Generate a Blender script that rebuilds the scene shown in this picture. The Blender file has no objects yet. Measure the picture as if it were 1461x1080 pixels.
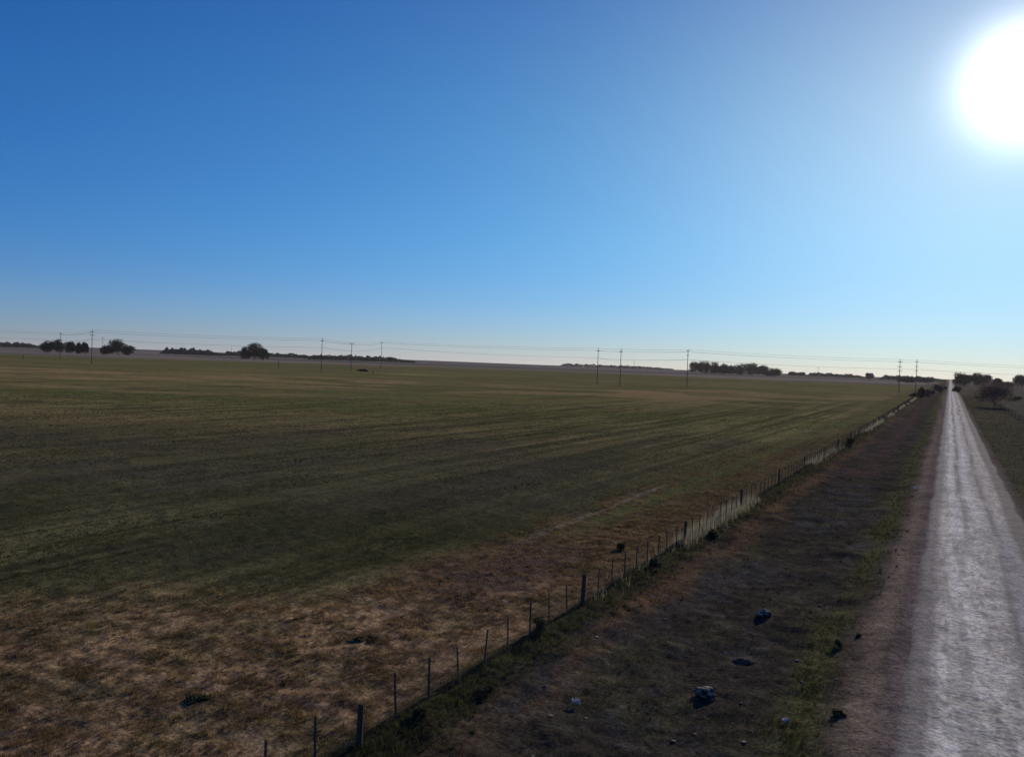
import bpy, math, random
import numpy as np
from mathutils import Vector, Matrix

R = np.random.default_rng(7)
random.seed(7)
scene = bpy.context.scene
COL = scene.collection

# ------------------------------------------------------------------ camera
W, H = 1461.0, 1080.0
F = 1130.0
EYE = 8.5
ROLL, PITCH, YAW = math.radians(2.033), math.radians(1.0387), math.radians(28.9105)
fw = Vector((-math.sin(YAW) * math.cos(PITCH), math.cos(YAW) * math.cos(PITCH), -math.sin(PITCH)))
r0 = Vector((math.cos(YAW), math.sin(YAW), 0))
u0 = r0.cross(fw)
cr = r0 * math.cos(ROLL) + u0 * math.sin(ROLL)
cu = u0 * math.cos(ROLL) - r0 * math.sin(ROLL)
cam_d = bpy.data.cameras.new('camera')
cam_d.sensor_width = 36.0
cam_d.sensor_fit = 'HORIZONTAL'
cam_d.lens = 36.0 * F / W
cam_d.clip_start = 0.1
cam_d.clip_end = 40000
cam = bpy.data.objects.new('camera', cam_d)
COL.objects.link(cam)
m = Matrix((cr, cu, -fw)).transposed().to_4x4()
m.translation = (0, 0, EYE)
cam.matrix_world = m
scene.camera = cam


def ray(px, py):
    d = fw + cr * ((px - W / 2) / F) - cu * ((py - H / 2) / F)
    return d.normalized()


SUN = Vector((0.05665, 0.95087, 0.30436)).normalized()


# ------------------------------------------------------------------ noise
def _hash(ix, iy, seed):
    h = (ix.astype(np.int64) * 374761393 + iy.astype(np.int64) * 668265263 + seed * 974711) & 0xffffffff
    h = ((h ^ (h >> 13)) * 1274126177) & 0xffffffff
    h = (h ^ (h >> 16)) & 0xffff
    return h / 65535.0


def vnoise(x, y, seed=0):
    x = np.asarray(x, float); y = np.asarray(y, float)
    ix = np.floor(x); iy = np.floor(y)
    fx = x - ix; fy = y - iy
    fx = fx * fx * (3 - 2 * fx); fy = fy * fy * (3 - 2 * fy)
    a = _hash(ix, iy, seed); b = _hash(ix + 1, iy, seed)
    c = _hash(ix, iy + 1, seed); d = _hash(ix + 1, iy + 1, seed)
    return (a + (b - a) * fx) * (1 - fy) + (c + (d - c) * fx) * fy


def fbm(x, y, seed=0, o=4, g=0.5):
    s = 0; a = 1.0; t = 0
    for k in range(o):
        s = s + a * vnoise(x * 2 ** k + 17.3 * k, y * 2 ** k - 9.1 * k, seed + k * 31)
        t += a; a *= g
    return s / t


def ss(a, b, x):
    t = np.clip((x - a) / (b - a), 0, 1)
    return t * t * (3 - 2 * t)


# ------------------------------------------------------------------ terrain
def zbase(x, y):
    r = np.hypot(x, y)
    z = np.interp(r, [0, 120, 400, 900, 1400, 2200, 3000, 3600, 6000, 12000],
                  [0, 0, 1.35, 3.2, 5.0, 7.6, 9.2, 9.4, -20, -30])
    az = np.arctan2(-x, y)                      # to the left of the road is positive
    swell = ss(0.35, 1.0, az)
    z = z + swell * ss(1500, 3000, r) * 4.5 * (1 - ss(3600, 6000, r))
    z = z + ss(900, 2600, r) * (fbm(x / 700, y / 700, 5, 3) - .5) * 4.0 * (1 - ss(3600, 6000, r))
    return z


def zdetail(x, y):
    r = np.hypot(x, y)
    near = 1 - ss(90, 240, r)
    verge = ss(-11.4, -10.6, x) * (1 - ss(-3.4, -2.4, x))
    field = 1 - ss(-13.0, -11.4, x)
    lump = fbm(x / 1.3, y / 1.3, 11, 4, .6) - .5
    fine = fbm(x / .35, y / .35, 12, 3, .6) - .5
    hump = np.clip(fbm(x / 2.4, y / 2.4, 14, 3) - .55, 0, 1)
    z = near * (verge * (lump * .20 + fine * .07 + hump * .5) + field * (lump * .12 + fine * .08)
                + (1 - verge - field).clip(0, 1) * (lump * .05 + fine * .02))
    right = ss(4.8, 6.5, x)
    z = z + near * right * (lump * .2 + fine * .06)
    # the road stands a little above the verges, the fence on a low bank
    z = z + .28 * (1 - ss(2.6, 5.2, np.abs(x - 1.7))) * (1 - ss(1500, 2500, r))
    z = z - .18 * np.exp(-((x + 6.3) / 2.4) ** 2) * (1 - ss(300, 500, r))
    z = z + .16 * np.exp(-((x + 10.9) / .55) ** 2) * (.6 + fbm(x, y / 1.2, 3, 2)) * (1 - ss(300, 500, r))
    return z


def zg(x, y):
    return zbase(x, y) + zdetail(x, y)


def zf(x, y):
    return float(zg(np.array([x]), np.array([y]))[0])


def hit(px, py):
    d = ray(px, py)
    ts = np.geomspace(10, 5000, 6000)
    zz = EYE + d.z * ts - zbase(d.x * ts, d.y * ts)
    k = int(np.argmax(zz < 0)) if (zz < 0).any() else len(ts) - 1
    t = ts[k]
    return Vector((d.x * t, d.y * t, 0)), t


def atd(px, dist):
    """point on the ground in a pixel's direction at a ground distance"""
    hy = 519.5 + .0355 * (px - W / 2)
    d = ray(px, hy)
    k = dist / math.hypot(d.x, d.y)
    return Vector((d.x * k, d.y * k, 0)), dist


# ------------------------------------------------------------------ materials
def newmat(name):
    mt = bpy.data.materials.new(name)
    mt.use_nodes = True
    nt = mt.node_tree
    nt.nodes.clear()
    out = nt.nodes.new('ShaderNodeOutputMaterial')
    return mt, nt, out


def N(nt, kind, **kw):
    n = nt.nodes.new(kind)
    for k, v in kw.items():
        if k.startswith('i_'):
            n.inputs[k[2:].replace('_', ' ')].default_value = v
        else:
            setattr(n, k, v)
    return n


def L(nt, a, b):
    nt.links.new(a, b)


def simple(name, c1, c2, scale=8.0, rough=.85, stretch=(1, 1, 1), bump=.0, spec=.2):
    mt, nt, out = newmat(name)
    tc = N(nt, 'ShaderNodeTexCoord')
    mp = N(nt, 'ShaderNodeMapping'); mp.inputs['Scale'].default_value = stretch
    nz = N(nt, 'ShaderNodeTexNoise'); nz.inputs['Scale'].default_value = scale
    nz.inputs['Detail'].default_value = 5
    cr_ = N(nt, 'ShaderNodeValToRGB')
    cr_.color_ramp.elements[0].position = .3; cr_.color_ramp.elements[1].position = .7
    cr_.color_ramp.elements[0].color = (*c1, 1); cr_.color_ramp.elements[1].color = (*c2, 1)
    b = N(nt, 'ShaderNodeBsdfDiffuse'); gl = N(nt, 'ShaderNodeBsdfGlossy')
    gl.inputs['Roughness'].default_value = rough; b.inputs['Roughness'].default_value = 0
    ms = N(nt, 'ShaderNodeMixShader'); ms.inputs['Fac'].default_value = spec * .1
    L(nt, b.outputs['BSDF'], ms.inputs[1]); L(nt, gl.outputs['BSDF'], ms.inputs[2])
    L(nt, tc.outputs['Object'], mp.inputs['Vector']); L(nt, mp.outputs['Vector'], nz.inputs['Vector'])
    L(nt, nz.outputs['Fac'], cr_.inputs['Fac']); L(nt, cr_.outputs['Color'], b.inputs['Color'])
    if bump:
        bp = N(nt, 'ShaderNodeBump'); bp.inputs['Strength'].default_value = bump
        bp.inputs['Distance'].default_value = .05
        L(nt, nz.outputs['Fac'], bp.inputs['Height']); L(nt, bp.outputs['Normal'], b.inputs['Normal'])
    L(nt, ms.outputs['Shader'], out.inputs['Surface'])
    return mt


def leafy(name, c1, c2, trans=.35, tr_gain=1.3):
    """foliage or grass: colour varies per leaf with the stored tint, light passes through"""
    mt, nt, out = newmat(name)
    at = N(nt, 'ShaderNodeAttribute', attribute_name='tint')
    cr_ = N(nt, 'ShaderNodeValToRGB')
    cr_.color_ramp.elements[0].color = (*c1, 1); cr_.color_ramp.elements[1].color = (*c2, 1)
    L(nt, at.outputs['Fac'], cr_.inputs['Fac'])
    d = N(nt, 'ShaderNodeBsdfDiffuse'); t = N(nt, 'ShaderNodeBsdfTranslucent')
    g = N(nt, 'ShaderNodeMixRGB', blend_type='MULTIPLY'); g.inputs['Fac'].default_value = 1
    g.inputs['Color2'].default_value = (tr_gain, tr_gain, tr_gain * .8, 1)
    L(nt, cr_.outputs['Color'], d.inputs['Color']); L(nt, cr_.outputs['Color'], g.inputs['Color1'])
    L(nt, g.outputs['Color'], t.inputs['Color'])
    mx = N(nt, 'ShaderNodeMixShader'); mx.inputs['Fac'].default_value = trans
    L(nt, d.outputs['BSDF'], mx.inputs[1]); L(nt, t.outputs['BSDF'], mx.inputs[2])
    L(nt, mx.outputs['Shader'], out.inputs['Surface'])
    return mt


def ground_material(name, rough, spec, fine, strawc):
    mt, nt, out = newmat(name)
    at = N(nt, 'ShaderNodeAttribute', attribute_name='cover')
    tc = N(nt, 'ShaderNodeTexCoord')
    n1 = N(nt, 'ShaderNodeTexNoise'); n1.inputs['Scale'].default_value = fine; n1.inputs['Detail'].default_value = 6
    n1.inputs['Roughness'].default_value = .7
    n2 = N(nt, 'ShaderNodeTexNoise'); n2.inputs['Scale'].default_value = fine * .22; n2.inputs['Detail'].default_value = 5
    n2.inputs['Roughness'].default_value = .65
    n3 = N(nt, 'ShaderNodeTexNoise'); n3.inputs['Scale'].default_value = fine * .035; n3.inputs['Detail'].default_value = 6
    n3.inputs['Roughness'].default_value = .7
    for n in (n1, n2, n3):
        L(nt, tc.outputs['Object'], n.inputs['Vector'])
    mr = N(nt, 'ShaderNodeMapRange'); mr.inputs['From Min'].default_value = .3; mr.inputs['From Max'].default_value = .7
    mr.inputs['To Min'].default_value = .28; mr.inputs['To Max'].default_value = 1.72
    L(nt, n1.outputs['Fac'], mr.inputs['Value'])
    mr2 = N(nt, 'ShaderNodeMapRange'); mr2.inputs['From Min'].default_value = .3; mr2.inputs['From Max'].default_value = .7
    mr2.inputs['To Min'].default_value = .62; mr2.inputs['To Max'].default_value = 1.38
    L(nt, n2.outputs['Fac'], mr2.inputs['Value'])
    mr3 = N(nt, 'ShaderNodeMapRange'); mr3.inputs['From Min'].default_value = .3; mr3.inputs['From Max'].default_value = .7
    mr3.inputs['To Min'].default_value = .72; mr3.inputs['To Max'].default_value = 1.28
    L(nt, n3.outputs['Fac'], mr3.inputs['Value'])
    mu = N(nt, 'ShaderNodeMath', operation='MULTIPLY')
    L(nt, mr.outputs['Result'], mu.inputs[0]); L(nt, mr2.outputs['Result'], mu.inputs[1])
    mu2 = N(nt, 'ShaderNodeMath', operation='MULTIPLY')
    L(nt, mu.outputs['Value'], mu2.inputs[0]); L(nt, mr3.outputs['Result'], mu2.inputs[1])
    sc = N(nt, 'ShaderNodeVectorMath', operation='SCALE')
    L(nt, at.outputs['Color'], sc.inputs[0]); L(nt, mu2.outputs['Value'], sc.inputs['Scale'])
    # pale straw bits
    st = N(nt, 'ShaderNodeMapRange'); st.inputs['From Min'].default_value = .60; st.inputs['From Max'].default_value = .72
    st.inputs['To Max'].default_value = .45
    n4 = N(nt, 'ShaderNodeTexNoise'); n4.inputs['Scale'].default_value = fine * 1.7; n4.inputs['Detail'].default_value = 4
    L(nt, tc.outputs['Object'], n4.inputs['Vector']); L(nt, n4.outputs['Fac'], st.inputs['Value'])
    mx = N(nt, 'ShaderNodeMixRGB', blend_type='MIX')
    mx.inputs['Color2'].default_value = (*strawc, 1)
    L(nt, st.outputs['Result'], mx.inputs['Fac']); L(nt, sc.outputs['Vector'], mx.inputs['Color1'])
    b = N(nt, 'ShaderNodeBsdfDiffuse'); gl = N(nt, 'ShaderNodeBsdfGlossy')
    gl.inputs['Roughness'].default_value = rough; b.inputs['Roughness'].default_value = 0
    ms = N(nt, 'ShaderNodeMixShader'); ms.inputs['Fac'].default_value = spec
    L(nt, b.outputs['BSDF'], ms.inputs[1]); L(nt, gl.outputs['BSDF'], ms.inputs[2])
    L(nt, mx.outputs['Color'], b.inputs['Color'])
    bp = N(nt, 'ShaderNodeBump'); bp.inputs['Strength'].default_value = .75; bp.inputs['Distance'].default_value = .06
    ad = N(nt, 'ShaderNodeMath', operation='ADD')
    L(nt, n1.outputs['Fac'], ad.inputs[0]); L(nt, n2.outputs['Fac'], ad.inputs[1])
    L(nt, ad.outputs['Value'], bp.inputs['Height']); L(nt, bp.outputs['Normal'], b.inputs['Normal'])
    L(nt, bp.outputs['Normal'], gl.inputs['Normal'])
    L(nt, ms.outputs['Shader'], out.inputs['Surface'])
    return mt


M = {}
M['ground'] = ground_material('turf_and_soil', .9, .006, 9.0, (.16, .13, .085))
M['road'] = ground_material('gravel', .75, .05, 7.0, (.40, .38, .35))
M['post'] = simple('weathered_post_wood', (.03, .021, .014), (.085, .06, .04), 6, stretch=(6, 6, .6), bump=.4)
M['dropper'] = simple('dropper_wood', (.035, .027, .02), (.10, .08, .06), 9, stretch=(6, 6, .6))
M['wire'] = simple('rusty_wire', (.10, .085, .07), (.22, .19, .16), 3, rough=.8, spec=.1)
M['cable'] = simple('aluminium_cable', (.10, .10, .11), (.16, .16, .17), 3, rough=.5, spec=.5)
M['pole'] = simple('pole_wood', (.05, .042, .036), (.12, .10, .085), 3, stretch=(4, 4, .3))
M['insulator'] = simple('porcelain', (.18, .16, .15), (.3, .28, .27), 3, rough=.3)
M['bark'] = simple('bark', (.03, .024, .02), (.07, .055, .045), 5, stretch=(3, 3, .6), bump=.5)
M['euca'] = leafy('eucalyptus_leaves', (.022, .032, .016), (.062, .078, .04), .2)
M['pine'] = leafy('dark_leaves', (.016, .026, .013), (.045, .062, .03), .18)
M['bare'] = leafy('bare_twigs', (.085, .058, .052), (.20, .145, .13), .25)
M['scrub'] = leafy('scrub_leaves', (.03, .035, .02), (.085, .085, .05), .25)
M['drygrass'] = leafy('dry_grass', (.072, .044, .022), (.27, .18, .09), .4)
M['greengrass'] = leafy('green_grass', (.022, .024, .010), (.085, .088, .034), .35)
M['vergegrass'] = leafy('verge_weeds', (.018, .018, .013), (.085, .07, .045), .3)
M['tall'] = leafy('tall_dead_grass', (.07, .062, .052), (.36, .325, .27), .5)
M['stone'] = simple('stone', (.075, .060, .044), (.25, .205, .15), 7, bump=.6)
def lit_top(name, dark, pale):  # sunlit tops painted in: upward faces pale, sides dark
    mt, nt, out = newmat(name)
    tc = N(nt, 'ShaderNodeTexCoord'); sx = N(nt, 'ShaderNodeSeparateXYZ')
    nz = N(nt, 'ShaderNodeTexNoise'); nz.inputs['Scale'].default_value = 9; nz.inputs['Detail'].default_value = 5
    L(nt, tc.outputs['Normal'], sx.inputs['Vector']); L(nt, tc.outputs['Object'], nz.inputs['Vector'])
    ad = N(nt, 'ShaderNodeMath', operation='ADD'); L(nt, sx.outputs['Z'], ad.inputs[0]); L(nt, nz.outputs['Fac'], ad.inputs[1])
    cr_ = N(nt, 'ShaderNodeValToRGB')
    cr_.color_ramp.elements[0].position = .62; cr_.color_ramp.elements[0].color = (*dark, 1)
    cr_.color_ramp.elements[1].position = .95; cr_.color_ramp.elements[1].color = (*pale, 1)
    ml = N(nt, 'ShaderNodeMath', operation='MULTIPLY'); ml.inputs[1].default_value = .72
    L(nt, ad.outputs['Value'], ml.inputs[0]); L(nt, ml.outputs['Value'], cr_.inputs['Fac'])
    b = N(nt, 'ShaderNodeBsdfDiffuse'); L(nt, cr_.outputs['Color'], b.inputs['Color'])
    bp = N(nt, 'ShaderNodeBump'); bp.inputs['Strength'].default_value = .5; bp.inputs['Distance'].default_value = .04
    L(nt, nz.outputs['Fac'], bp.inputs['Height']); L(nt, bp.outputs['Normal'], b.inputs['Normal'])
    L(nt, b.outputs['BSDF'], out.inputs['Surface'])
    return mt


M['stone'] = lit_top('lit_top_stone', (.04, .029, .018), (.32, .26, .18))
M['paper'] = simple('white_scrap', (.50, .44, .34), (.80, .70, .54), 12, rough=.6)
M['clod'] = simple('earth_clod', (.05, .037, .024), (.12, .085, .055), 9, bump=.8)


# ------------------------------------------------------------------ mesh helpers
def meshobj(name, V, Fc, mat, parent=None, tint=None, smooth=False, loc=None):
    me = bpy.data.meshes.new(name)
    V = np.asarray(V, np.float32)
    if isinstance(Fc, np.ndarray):
        k = Fc.shape[1]
        me.vertices.add(len(V)); me.vertices.foreach_set('co', V.ravel())
        me.loops.add(Fc.size); me.loops.foreach_set('vertex_index', Fc.astype(np.int32).ravel())
        me.polygons.add(len(Fc))
        me.polygons.foreach_set('loop_start', np.arange(0, Fc.size, k, dtype=np.int32))
        me.update(calc_edges=True)
    else:
        me.from_pydata([tuple(map(float, v)) for v in V], [], Fc)
        me.update()
    if tint is not None:
        a = me.attributes.new('tint', 'FLOAT', 'FACE')
        a.data.foreach_set('value', np.asarray(tint, np.float32))
    if smooth:
        me.polygons.foreach_set('use_smooth', np.ones(len(me.polygons), bool))
    me.materials.append(mat)
    o = bpy.data.objects.new(name, me)
    COL.objects.link(o)
    if parent:
        o.parent = parent
    if loc is not None:
        o.location = loc
    return o


def tag(o, label=None, cat=None, group=None, kind=None):
    if label: o['label'] = label
    if cat: o['category'] = cat
    if group: o['group'] = group
    if kind: o['kind'] = kind
    return o


def empty(name, loc, label, cat, group=None, rz=0.0):
    o = bpy.data.objects.new(name, None)
    o.empty_display_size = .3
    COL.objects.link(o)
    o.location = loc; o.rotation_euler = (0, 0, rz)
    return tag(o, label, cat, group)


class MB:
    def __init__(self):
        self.v = []; self.f = []

    def tube(self, pts, rad, n=8, cap=True):
        pts = [Vector(p) for p in pts]
        if not isinstance(rad, (list, tuple)): rad = [rad] * len(pts)
        base = len(self.v)
        for i, p in enumerate(pts):
            a = pts[max(i - 1, 0)]; b = pts[min(i + 1, len(pts) - 1)]
            t = (b - a).normalized()
            s = t.cross(Vector((0, 0, 1)))
            if s.length < 1e-3: s = Vector((1, 0, 0))
            s.normalize(); q = s.cross(t)
            for k in range(n):
                an = 2 * math.pi * k / n
                self.v.append(p + (s * math.cos(an) + q * math.sin(an)) * rad[i])
        for i in range(len(pts) - 1):
            for k in range(n):
                a = base + i * n + k; b = base + i * n + (k + 1) % n
                self.f.append((a, b, b + n, a + n))
        if cap:
            self.f.append(tuple(base + k for k in range(n))[::-1])
            self.f.append(tuple(base + (len(pts) - 1) * n + k for k in range(n)))
        return self

    def box(self, c, s, rz=0):
        b = len(self.v); ca, sa = math.cos(rz), math.sin(rz)
        for dz in (-.5, .5):
            for dx, dy in ((-.5, -.5), (.5, -.5), (.5, .5), (-.5, .5)):
                x, y = dx * s[0], dy * s[1]
                self.v.append(Vector((c[0] + x * ca - y * sa, c[1] + x * sa + y * ca, c[2] + dz * s[2])))
        for q in ((0, 3, 2, 1), (4, 5, 6, 7), (0, 1, 5, 4), (1, 2, 6, 5), (2, 3, 7, 6), (3, 0, 4, 7)):
            self.f.append(tuple(b + k for k in q))
        return self

    def build(self, name, mat, parent=None, smooth=False, loc=None):
        return meshobj(name, np.array([tuple(v) for v in self.v]), self.f, mat, parent, smooth=smooth, loc=loc)


def copy_tree(o, parent=None):
    c = o.copy(); COL.objects.link(c)
    if parent: c.parent = parent
    for ch in list(o.children):
        copy_tree(ch, c)
    return c


# ------------------------------------------------------------------ ground cover (albedo of what grows where)
FX, FY = -math.sin(YAW), math.cos(YAW)


def mixc(c, col, w):
    return c * (1 - w[:, None]) + np.array(col)[None, :] * w[:, None]


def headland(x, y):
    """1 on the dry headland between the sown field and the fence"""
    n = (fbm(x / 4, y / 4, 41, 5, .6) - .5) * 7
    a = ss(-20.2, -17.6, x + n * .45)
    d = (x + 18.5) * .76 - (y - 25.5) * .65          # beyond the field's near corner
    b = ss(-1.2, 3.6, d + n)
    return np.maximum(a * (1 - .5 * ss(32, 60, y)), b * (1 - .3 * ss(24, 40, y)))


def cover(x, y):
    r = np.hypot(x, y)
    w = x * FX + y * FY
    lat0 = x * FY - y * FX
    big = fbm(x / 38, y / 38, 1, 4)
    med = fbm(x / 9, y / 9, 2, 4)
    rows = fbm(x / 2.2, y / 45, 3, 4)
    streak = fbm((x * FY - y * FX) / 60, w / 14, 4, 4)
    c = np.tile(np.array([.106, .094, .040]), (len(x), 1))          # short green pasture
    c = mixc(c, (.140, .110, .048), ss(.42, .62, big) * .8)              # dry grass
    c = mixc(c, (.046, .045, .018), ss(.5, .66, rows) * .75 * (1 - ss(180, 320, r)))
    fr = fbm((x + .6 * np.sin(y / 37)) / .55, y / 70, 51, 3)
    c = c * (1 - .7 * (ss(.42, .66, fr) - .4) * ss(-120, -20, x) * (1 - ss(170, 300, r)))[:, None]
    c = mixc(c, (.066, .052, .044), ss(.46, .66, med * .6 + rows * .4) * .6 * ss(26, 34, w) * (1 - ss(85, 120, w)))
    c = mixc(c, (.072, .066, .034), ss(30, 45, w) * (1 - ss(75, 100, w)) * .55)
    c = mixc(c, (.040, .042, .014), np.exp(-((w - 38) / 9) ** 2) * .75 * ss(.3, .55, med))
    c = mixc(c, (.22, .158, .075), ss(.48, .62, fbm(lat0 / 24, w / 8, 4, 4)) * .55 * ss(80, 105, w) * (1 - ss(300, 420, w)) * ss(-10, -90, lat0))
    c = mixc(c, (.078, .082, .026), ss(.5, .64, 1 - streak) * .75 * ss(110, 150, w))
    c = mixc(c, (.26, .165, .09), np.exp(-((w - 255) / 60) ** 2) * ss(.46, .62, fbm(lat0 / 22, w / 12, 8, 4)) * .55)
    c = mixc(c, (.25, .22, .06), np.exp(-((w - 400) / 40) ** 2 - ((lat0 + 75) / 45) ** 2) * ss(.4, .6, fbm(x / 30, y / 30, 9, 3)) * .6)
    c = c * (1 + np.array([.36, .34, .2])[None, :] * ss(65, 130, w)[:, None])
    # next paddocks: ploughed and fallow, pinkish brown
    lat = x * FY - y * FX
    edge = 560 + 260 * np.exp(-((lat - 20) / 260) ** 2) + (fbm(x / 300, y / 300, 17, 2) - .5) * 120
    far = ss(-20, 20, w - edge)
    fallow = np.array([.225, .175, .150])
    c = mixc(c, fallow, far * .95)
    c = mixc(c, (.19, .16, .115), far * ss(.5, .6, fbm(x / 260, w / 90, 18, 3)) * .7)
    c = mixc(c, (.075, .082, .06), far * ss(.52, .6, fbm(x / 400, w / 160, 21, 3)) * .7)
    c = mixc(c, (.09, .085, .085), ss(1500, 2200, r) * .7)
    hl = headland(x, y)
    dry = mixc(np.tile(np.array([.240, .155, .078]), (len(x), 1)), (.18, .115, .064), ss(.45, .62, med) * .7)
    dry = mixc(dry, (.11, .098, .036), ss(.52, .68, fbm(x / 1.5, y / 1.5, 23, 4)) * .35)
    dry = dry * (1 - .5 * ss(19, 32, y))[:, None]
    dry = dry * (.38 + 1.05 * ss(.3, .7, fbm(x / .42, y / .42, 27, 4, .7)))[:, None]
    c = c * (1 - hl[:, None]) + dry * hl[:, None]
    # pale wheel mark and green stripe along the field edge
    fieldside = 1 - ss(-13, -12, x)
    c = mixc(c, (.24, .20, .14), np.exp(-((x + 17.8 + (fbm(x * 0, y / 30, 6, 2) - .5) * 1.4) / .28) ** 2)
             * ss(.45, .6, fbm(x / 2, y / 9, 22, 3)) * .6 * ss(28, 40, y) * (1 - ss(160, 230, y)))
    c = mixc(c, (.095, .110, .038), np.exp(-((x + 16.6) / .7) ** 2) * .8 * ss(30, 45, y) * (1 - ss(200, 260, y)))
    c = mixc(c, (.105, .120, .040), np.exp(-((x + 15.2) / 1.6) ** 2) * .6 * ss(110, 180, y) * fieldside * (1 - ss(350, 500, y)))
    c = mixc(c, (.095, .058, .050), np.exp(-(((x + 15.5) / 2.2) ** 2 + ((y - 28) / 5) ** 2)) * .75)
    # verge
    v = ss(-11.5, -10.7, x)
    mud = mixc(np.tile(np.array([.037, .031, .022]), (len(x), 1)), (.047, .042, .035), ss(.5, .64, fbm(x / 3, y / 7, 24, 4)))
    mud = mixc(mud, (.052, .046, .025), ss(.52, .68, fbm(x / 1.6, y / 2.4, 25, 4)) * .8)
    c = c * (1 - v[:, None]) + mud * v[:, None]
    c = np.where((v > .5)[:, None], c * (.45 + 1.1 * fbm(x / .8, y / 1.1, 30, 5, .65))[:, None], c)
    c = mixc(c, (.10, .088, .078), v * ss(.64, .72, fbm(x / .35, y / .35, 32, 4, .6)) * .4)
    wob = (fbm(x / 2, y / 6, 26, 3) - .5) * 2.4
    c = mixc(c, (.115, .068, .034), np.exp(-((x + 9.4 + wob * .5) / .8) ** 2) * .9 * ss(.35, .6, fbm(x / 2, y / 5, 28, 3)))                      # rusty dry strip by the fence
    c = mixc(c, (.045, .045, .020), np.exp(-((x + 10.7) / .5) ** 2) * .85)
    c = mixc(c, (.075, .045, .036), np.exp(-((x + 6.5 + wob) / 1.1) ** 2) * ss(60, 80, y) * .8)
    c = mixc(c, (.092, .084, .032), np.exp(-((x + 2.9 + wob * .4) / .65) ** 2) * .9 * ss(.2, .5, fbm(x / 1.5, y / 4, 29, 3)))                       # green strip
    c = mixc(c, (.20, .146, .105), np.exp(-((x + 1.5 + wob * .2) / .55) ** 2) * .95)                       # bare reddish shoulder
    sh = ss(-1.5, -.6, x + wob * .15)
    c = mixc(c, (.17, .128, .112), sh)
    rt = ss(4.0, 4.9, x + wob * .2)
    c = mixc(c, (.085, .075, .042), rt)
    c = mixc(c, (.120, .088, .056), rt * ss(.5, .66, med) * .7)
    c = mixc(c, (.095, .085, .058), ss(13.2, 15, x) * (1 - far))
    c = mixc(c, (.105, .086, .07), ss(13.2, 15, x) * far)
    return np.clip(c, .01, .9)


# ------------------------------------------------------------------ ground sheet
def build_ground():
    a0 = YAW
    fine = np.linspace(-math.radians(46), math.radians(46), 420)
    rest = np.linspace(math.radians(46), 2 * math.pi - math.radians(46), 70)[1:-1]
    az = np.concatenate([fine, rest]) + a0                      # measured to the left of +Y
    nr = 1240
    rr = np.geomspace(6.0, 9000.0, nr)
    RR, AA = np.meshgrid(rr, az, indexing='ij')
    x = (-np.sin(AA) * RR).ravel(); y = (np.cos(AA) * RR).ravel()
    z = zg(x, y)
    na = len(az)
    V = np.column_stack([x, y, z])
    V = np.vstack([V, [[0, 0, 0]]])
    i = np.arange(nr - 1)[:, None] * na; j = np.arange(na)[None, :]; jn = (j + 1) % na
    Fq = np.stack([i + j, i + na + j, i + na + jn, i + jn], -1).reshape(-1, 4)[:, ::-1]
    ctr = len(V) - 1
    Fq = np.vstack([Fq, np.stack([jn[0], j[0], np.full(na, ctr), np.full(na, ctr)], -1)[:0]])
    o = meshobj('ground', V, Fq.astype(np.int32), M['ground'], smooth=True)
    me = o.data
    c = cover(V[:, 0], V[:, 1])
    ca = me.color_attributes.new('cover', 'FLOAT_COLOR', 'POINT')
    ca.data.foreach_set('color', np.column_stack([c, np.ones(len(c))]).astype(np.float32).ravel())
    tag(o, kind='structure')
    # floor under the camera
    mb = MB(); mb.v = [Vector((-6.2, -6.2, -.06)), Vector((6.2, -6.2, -.06)), Vector((6.2, 6.2, -.06)), Vector((-6.2, 6.2, -.06))]
    mb.f = [(0, 1, 2, 3)]
    p = mb.build('ground_below', M['clod'])
    tag(p, kind='structure')


build_ground()


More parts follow.
